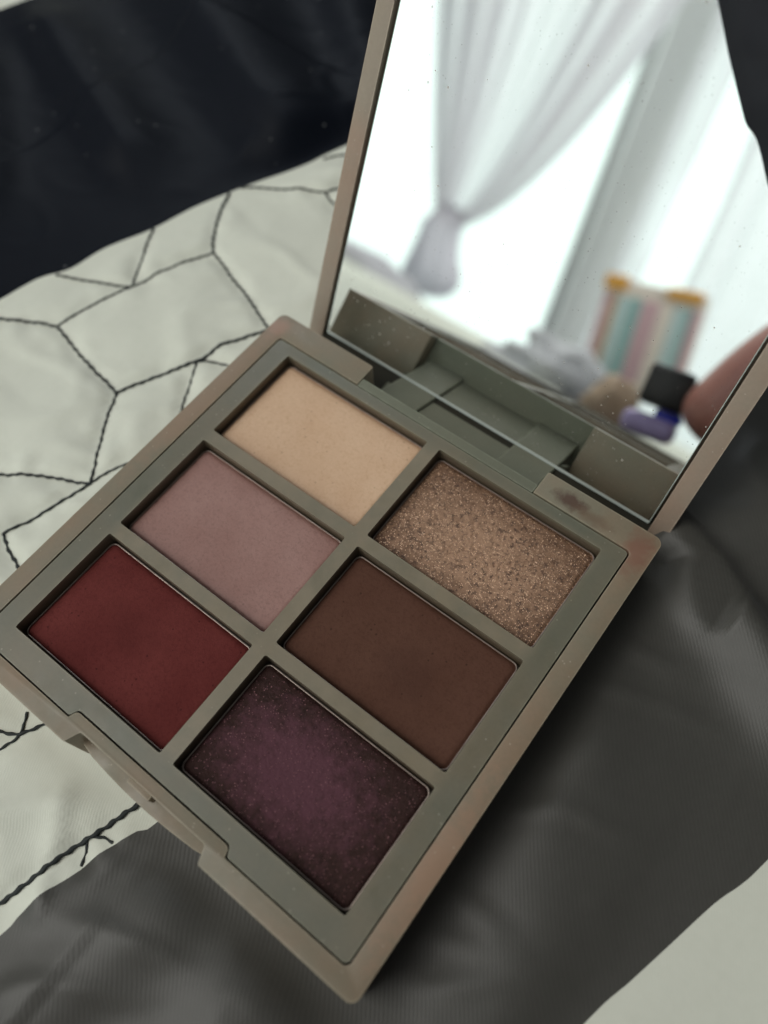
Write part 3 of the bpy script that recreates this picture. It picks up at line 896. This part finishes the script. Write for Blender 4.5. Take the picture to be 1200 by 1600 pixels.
# hand beside it: palm, wrist and five fingers, one continuous skinned surface
def hand():
    J = {}
    V = [(0.150, -0.165, 0.040), (0.118, -0.150, 0.034), (0.092, -0.138, 0.030), (0.078, -0.128, 0.030)]
    Rr = [.024, .020, .022, .020]
    E = [(0, 1), (1, 2), (2, 3)]
    def chain(start, pts, rad):
        p = start
        for q, r in zip(pts, rad):
            V.append(q); Rr.append(r); E.append((p, len(V)-1)); p = len(V)-1
    chain(3, [(0.066, -0.112, 0.070), (0.052, -0.100, 0.064), (0.0385, -0.094, 0.034), (0.0310, -0.090, 0.006)], [.0160, .0155, .0150, .0138])
    chain(3, [(0.064, -0.124, 0.040), (0.046, -0.120, 0.040), (0.036, -0.118, 0.024), (0.033, -0.117, 0.012)], [.0095, .0082, .0072, .0064])
    chain(3, [(0.066, -0.138, 0.038), (0.048, -0.138, 0.036), (0.040, -0.136, 0.020), (0.038, -0.134, 0.010)], [.0092, .0078, .0070, .0060])
    chain(3, [(0.072, -0.150, 0.032), (0.058, -0.153, 0.028), (0.050, -0.151, 0.014), (0.049, -0.149, 0.006)], [.0082, .0068, .0060, .0052])
    chain(2, [(0.086, -0.116, 0.020), (0.074, -0.104, 0.010), (0.062, -0.097, 0.004)], [.0110, .0090, .0075])
    me = bpy.data.meshes.new("hand"); me.from_pydata(V, E, [])
    o = new_obj("hand", me, None)
    sk = o.modifiers.new("skin", 'SKIN'); 
    if not me.skin_vertices: me.skin_vertices.new()
    for sv, r in zip(me.skin_vertices[0].data, Rr): sv.radius = (r, r)
    me.skin_vertices[0].data[0].use_root = True
    ss = o.modifiers.new("smooth", 'SUBSURF'); ss.levels = 2; ss.render_levels = 2
    dg = bpy.context.evaluated_depsgraph_get()
    m2 = bpy.data.meshes.new_from_object(o.evaluated_get(dg))
    bpy.data.objects.remove(o); bpy.data.meshes.remove(me)
    m2.polygons.foreach_set('use_smooth', [True]*len(m2.polygons))
    return m2
hm = hand()
hm.materials.clear()
M = Mat("skin"); M.color(M.mix(M.noise(0.08, 3, .6), (0.50, 0.24, 0.19), (0.42, 0.15, 0.12))); M.rough(0.5)
M.b.inputs['Subsurface Weight'].default_value = 0.0
new_obj("hand", hm, M.m, None, "bare hand with a bent finger beside the bottle, reflected in the mirror's lower right corner", "hand")

# soft clutter on the bed, reflected far off
def lump(name, c, s, mat, seed, label, cat, amp=0.35, sub=4):
    bm = bmesh.new(); bmesh.ops.create_icosphere(bm, subdivisions=sub, radius=1.0)
    for v in bm.verts:
        n = noise.fractal(v.co*1.6+Vector((seed, 0, 0)), 0.9, 2.0, 4)
        v.co *= 1+amp*n
        v.co = Vector((v.co.x*s[0], v.co.y*s[1], max(v.co.z, -0.55)*s[2]))
    me = bm_mesh(bm, scale=1.0, sharp=0)
    o = new_obj(name, me, mat, None, label, cat); o.location = c
m_white = simple("white_cotton", (0.62, 0.63, 0.66), 0.8, bscale=.05)
m_greyc = simple("grey_cotton", (0.42, 0.42, 0.45), 0.85, bscale=.05)
lump("pillow", (-0.60, -1.0, -0.02), (0.14, 0.08, 0.040), m_greyc, 3.0, "low grey pillow on the bed at the mirror's far left edge", "pillow", .2)
lump("crumpled_tissue", (-0.090, -0.42, -0.006), (0.050, 0.03, 0.026), m_white, 8.0, "crumpled white tissue lying on the bed left of the striped box", "tissue", .5)
lump("pouch", (-0.028, -0.30, -0.002), (0.016, 0.014, 0.020), m_tan, 5.0, "small tan pouch on the bed in front of the striped box", "pouch", .2)
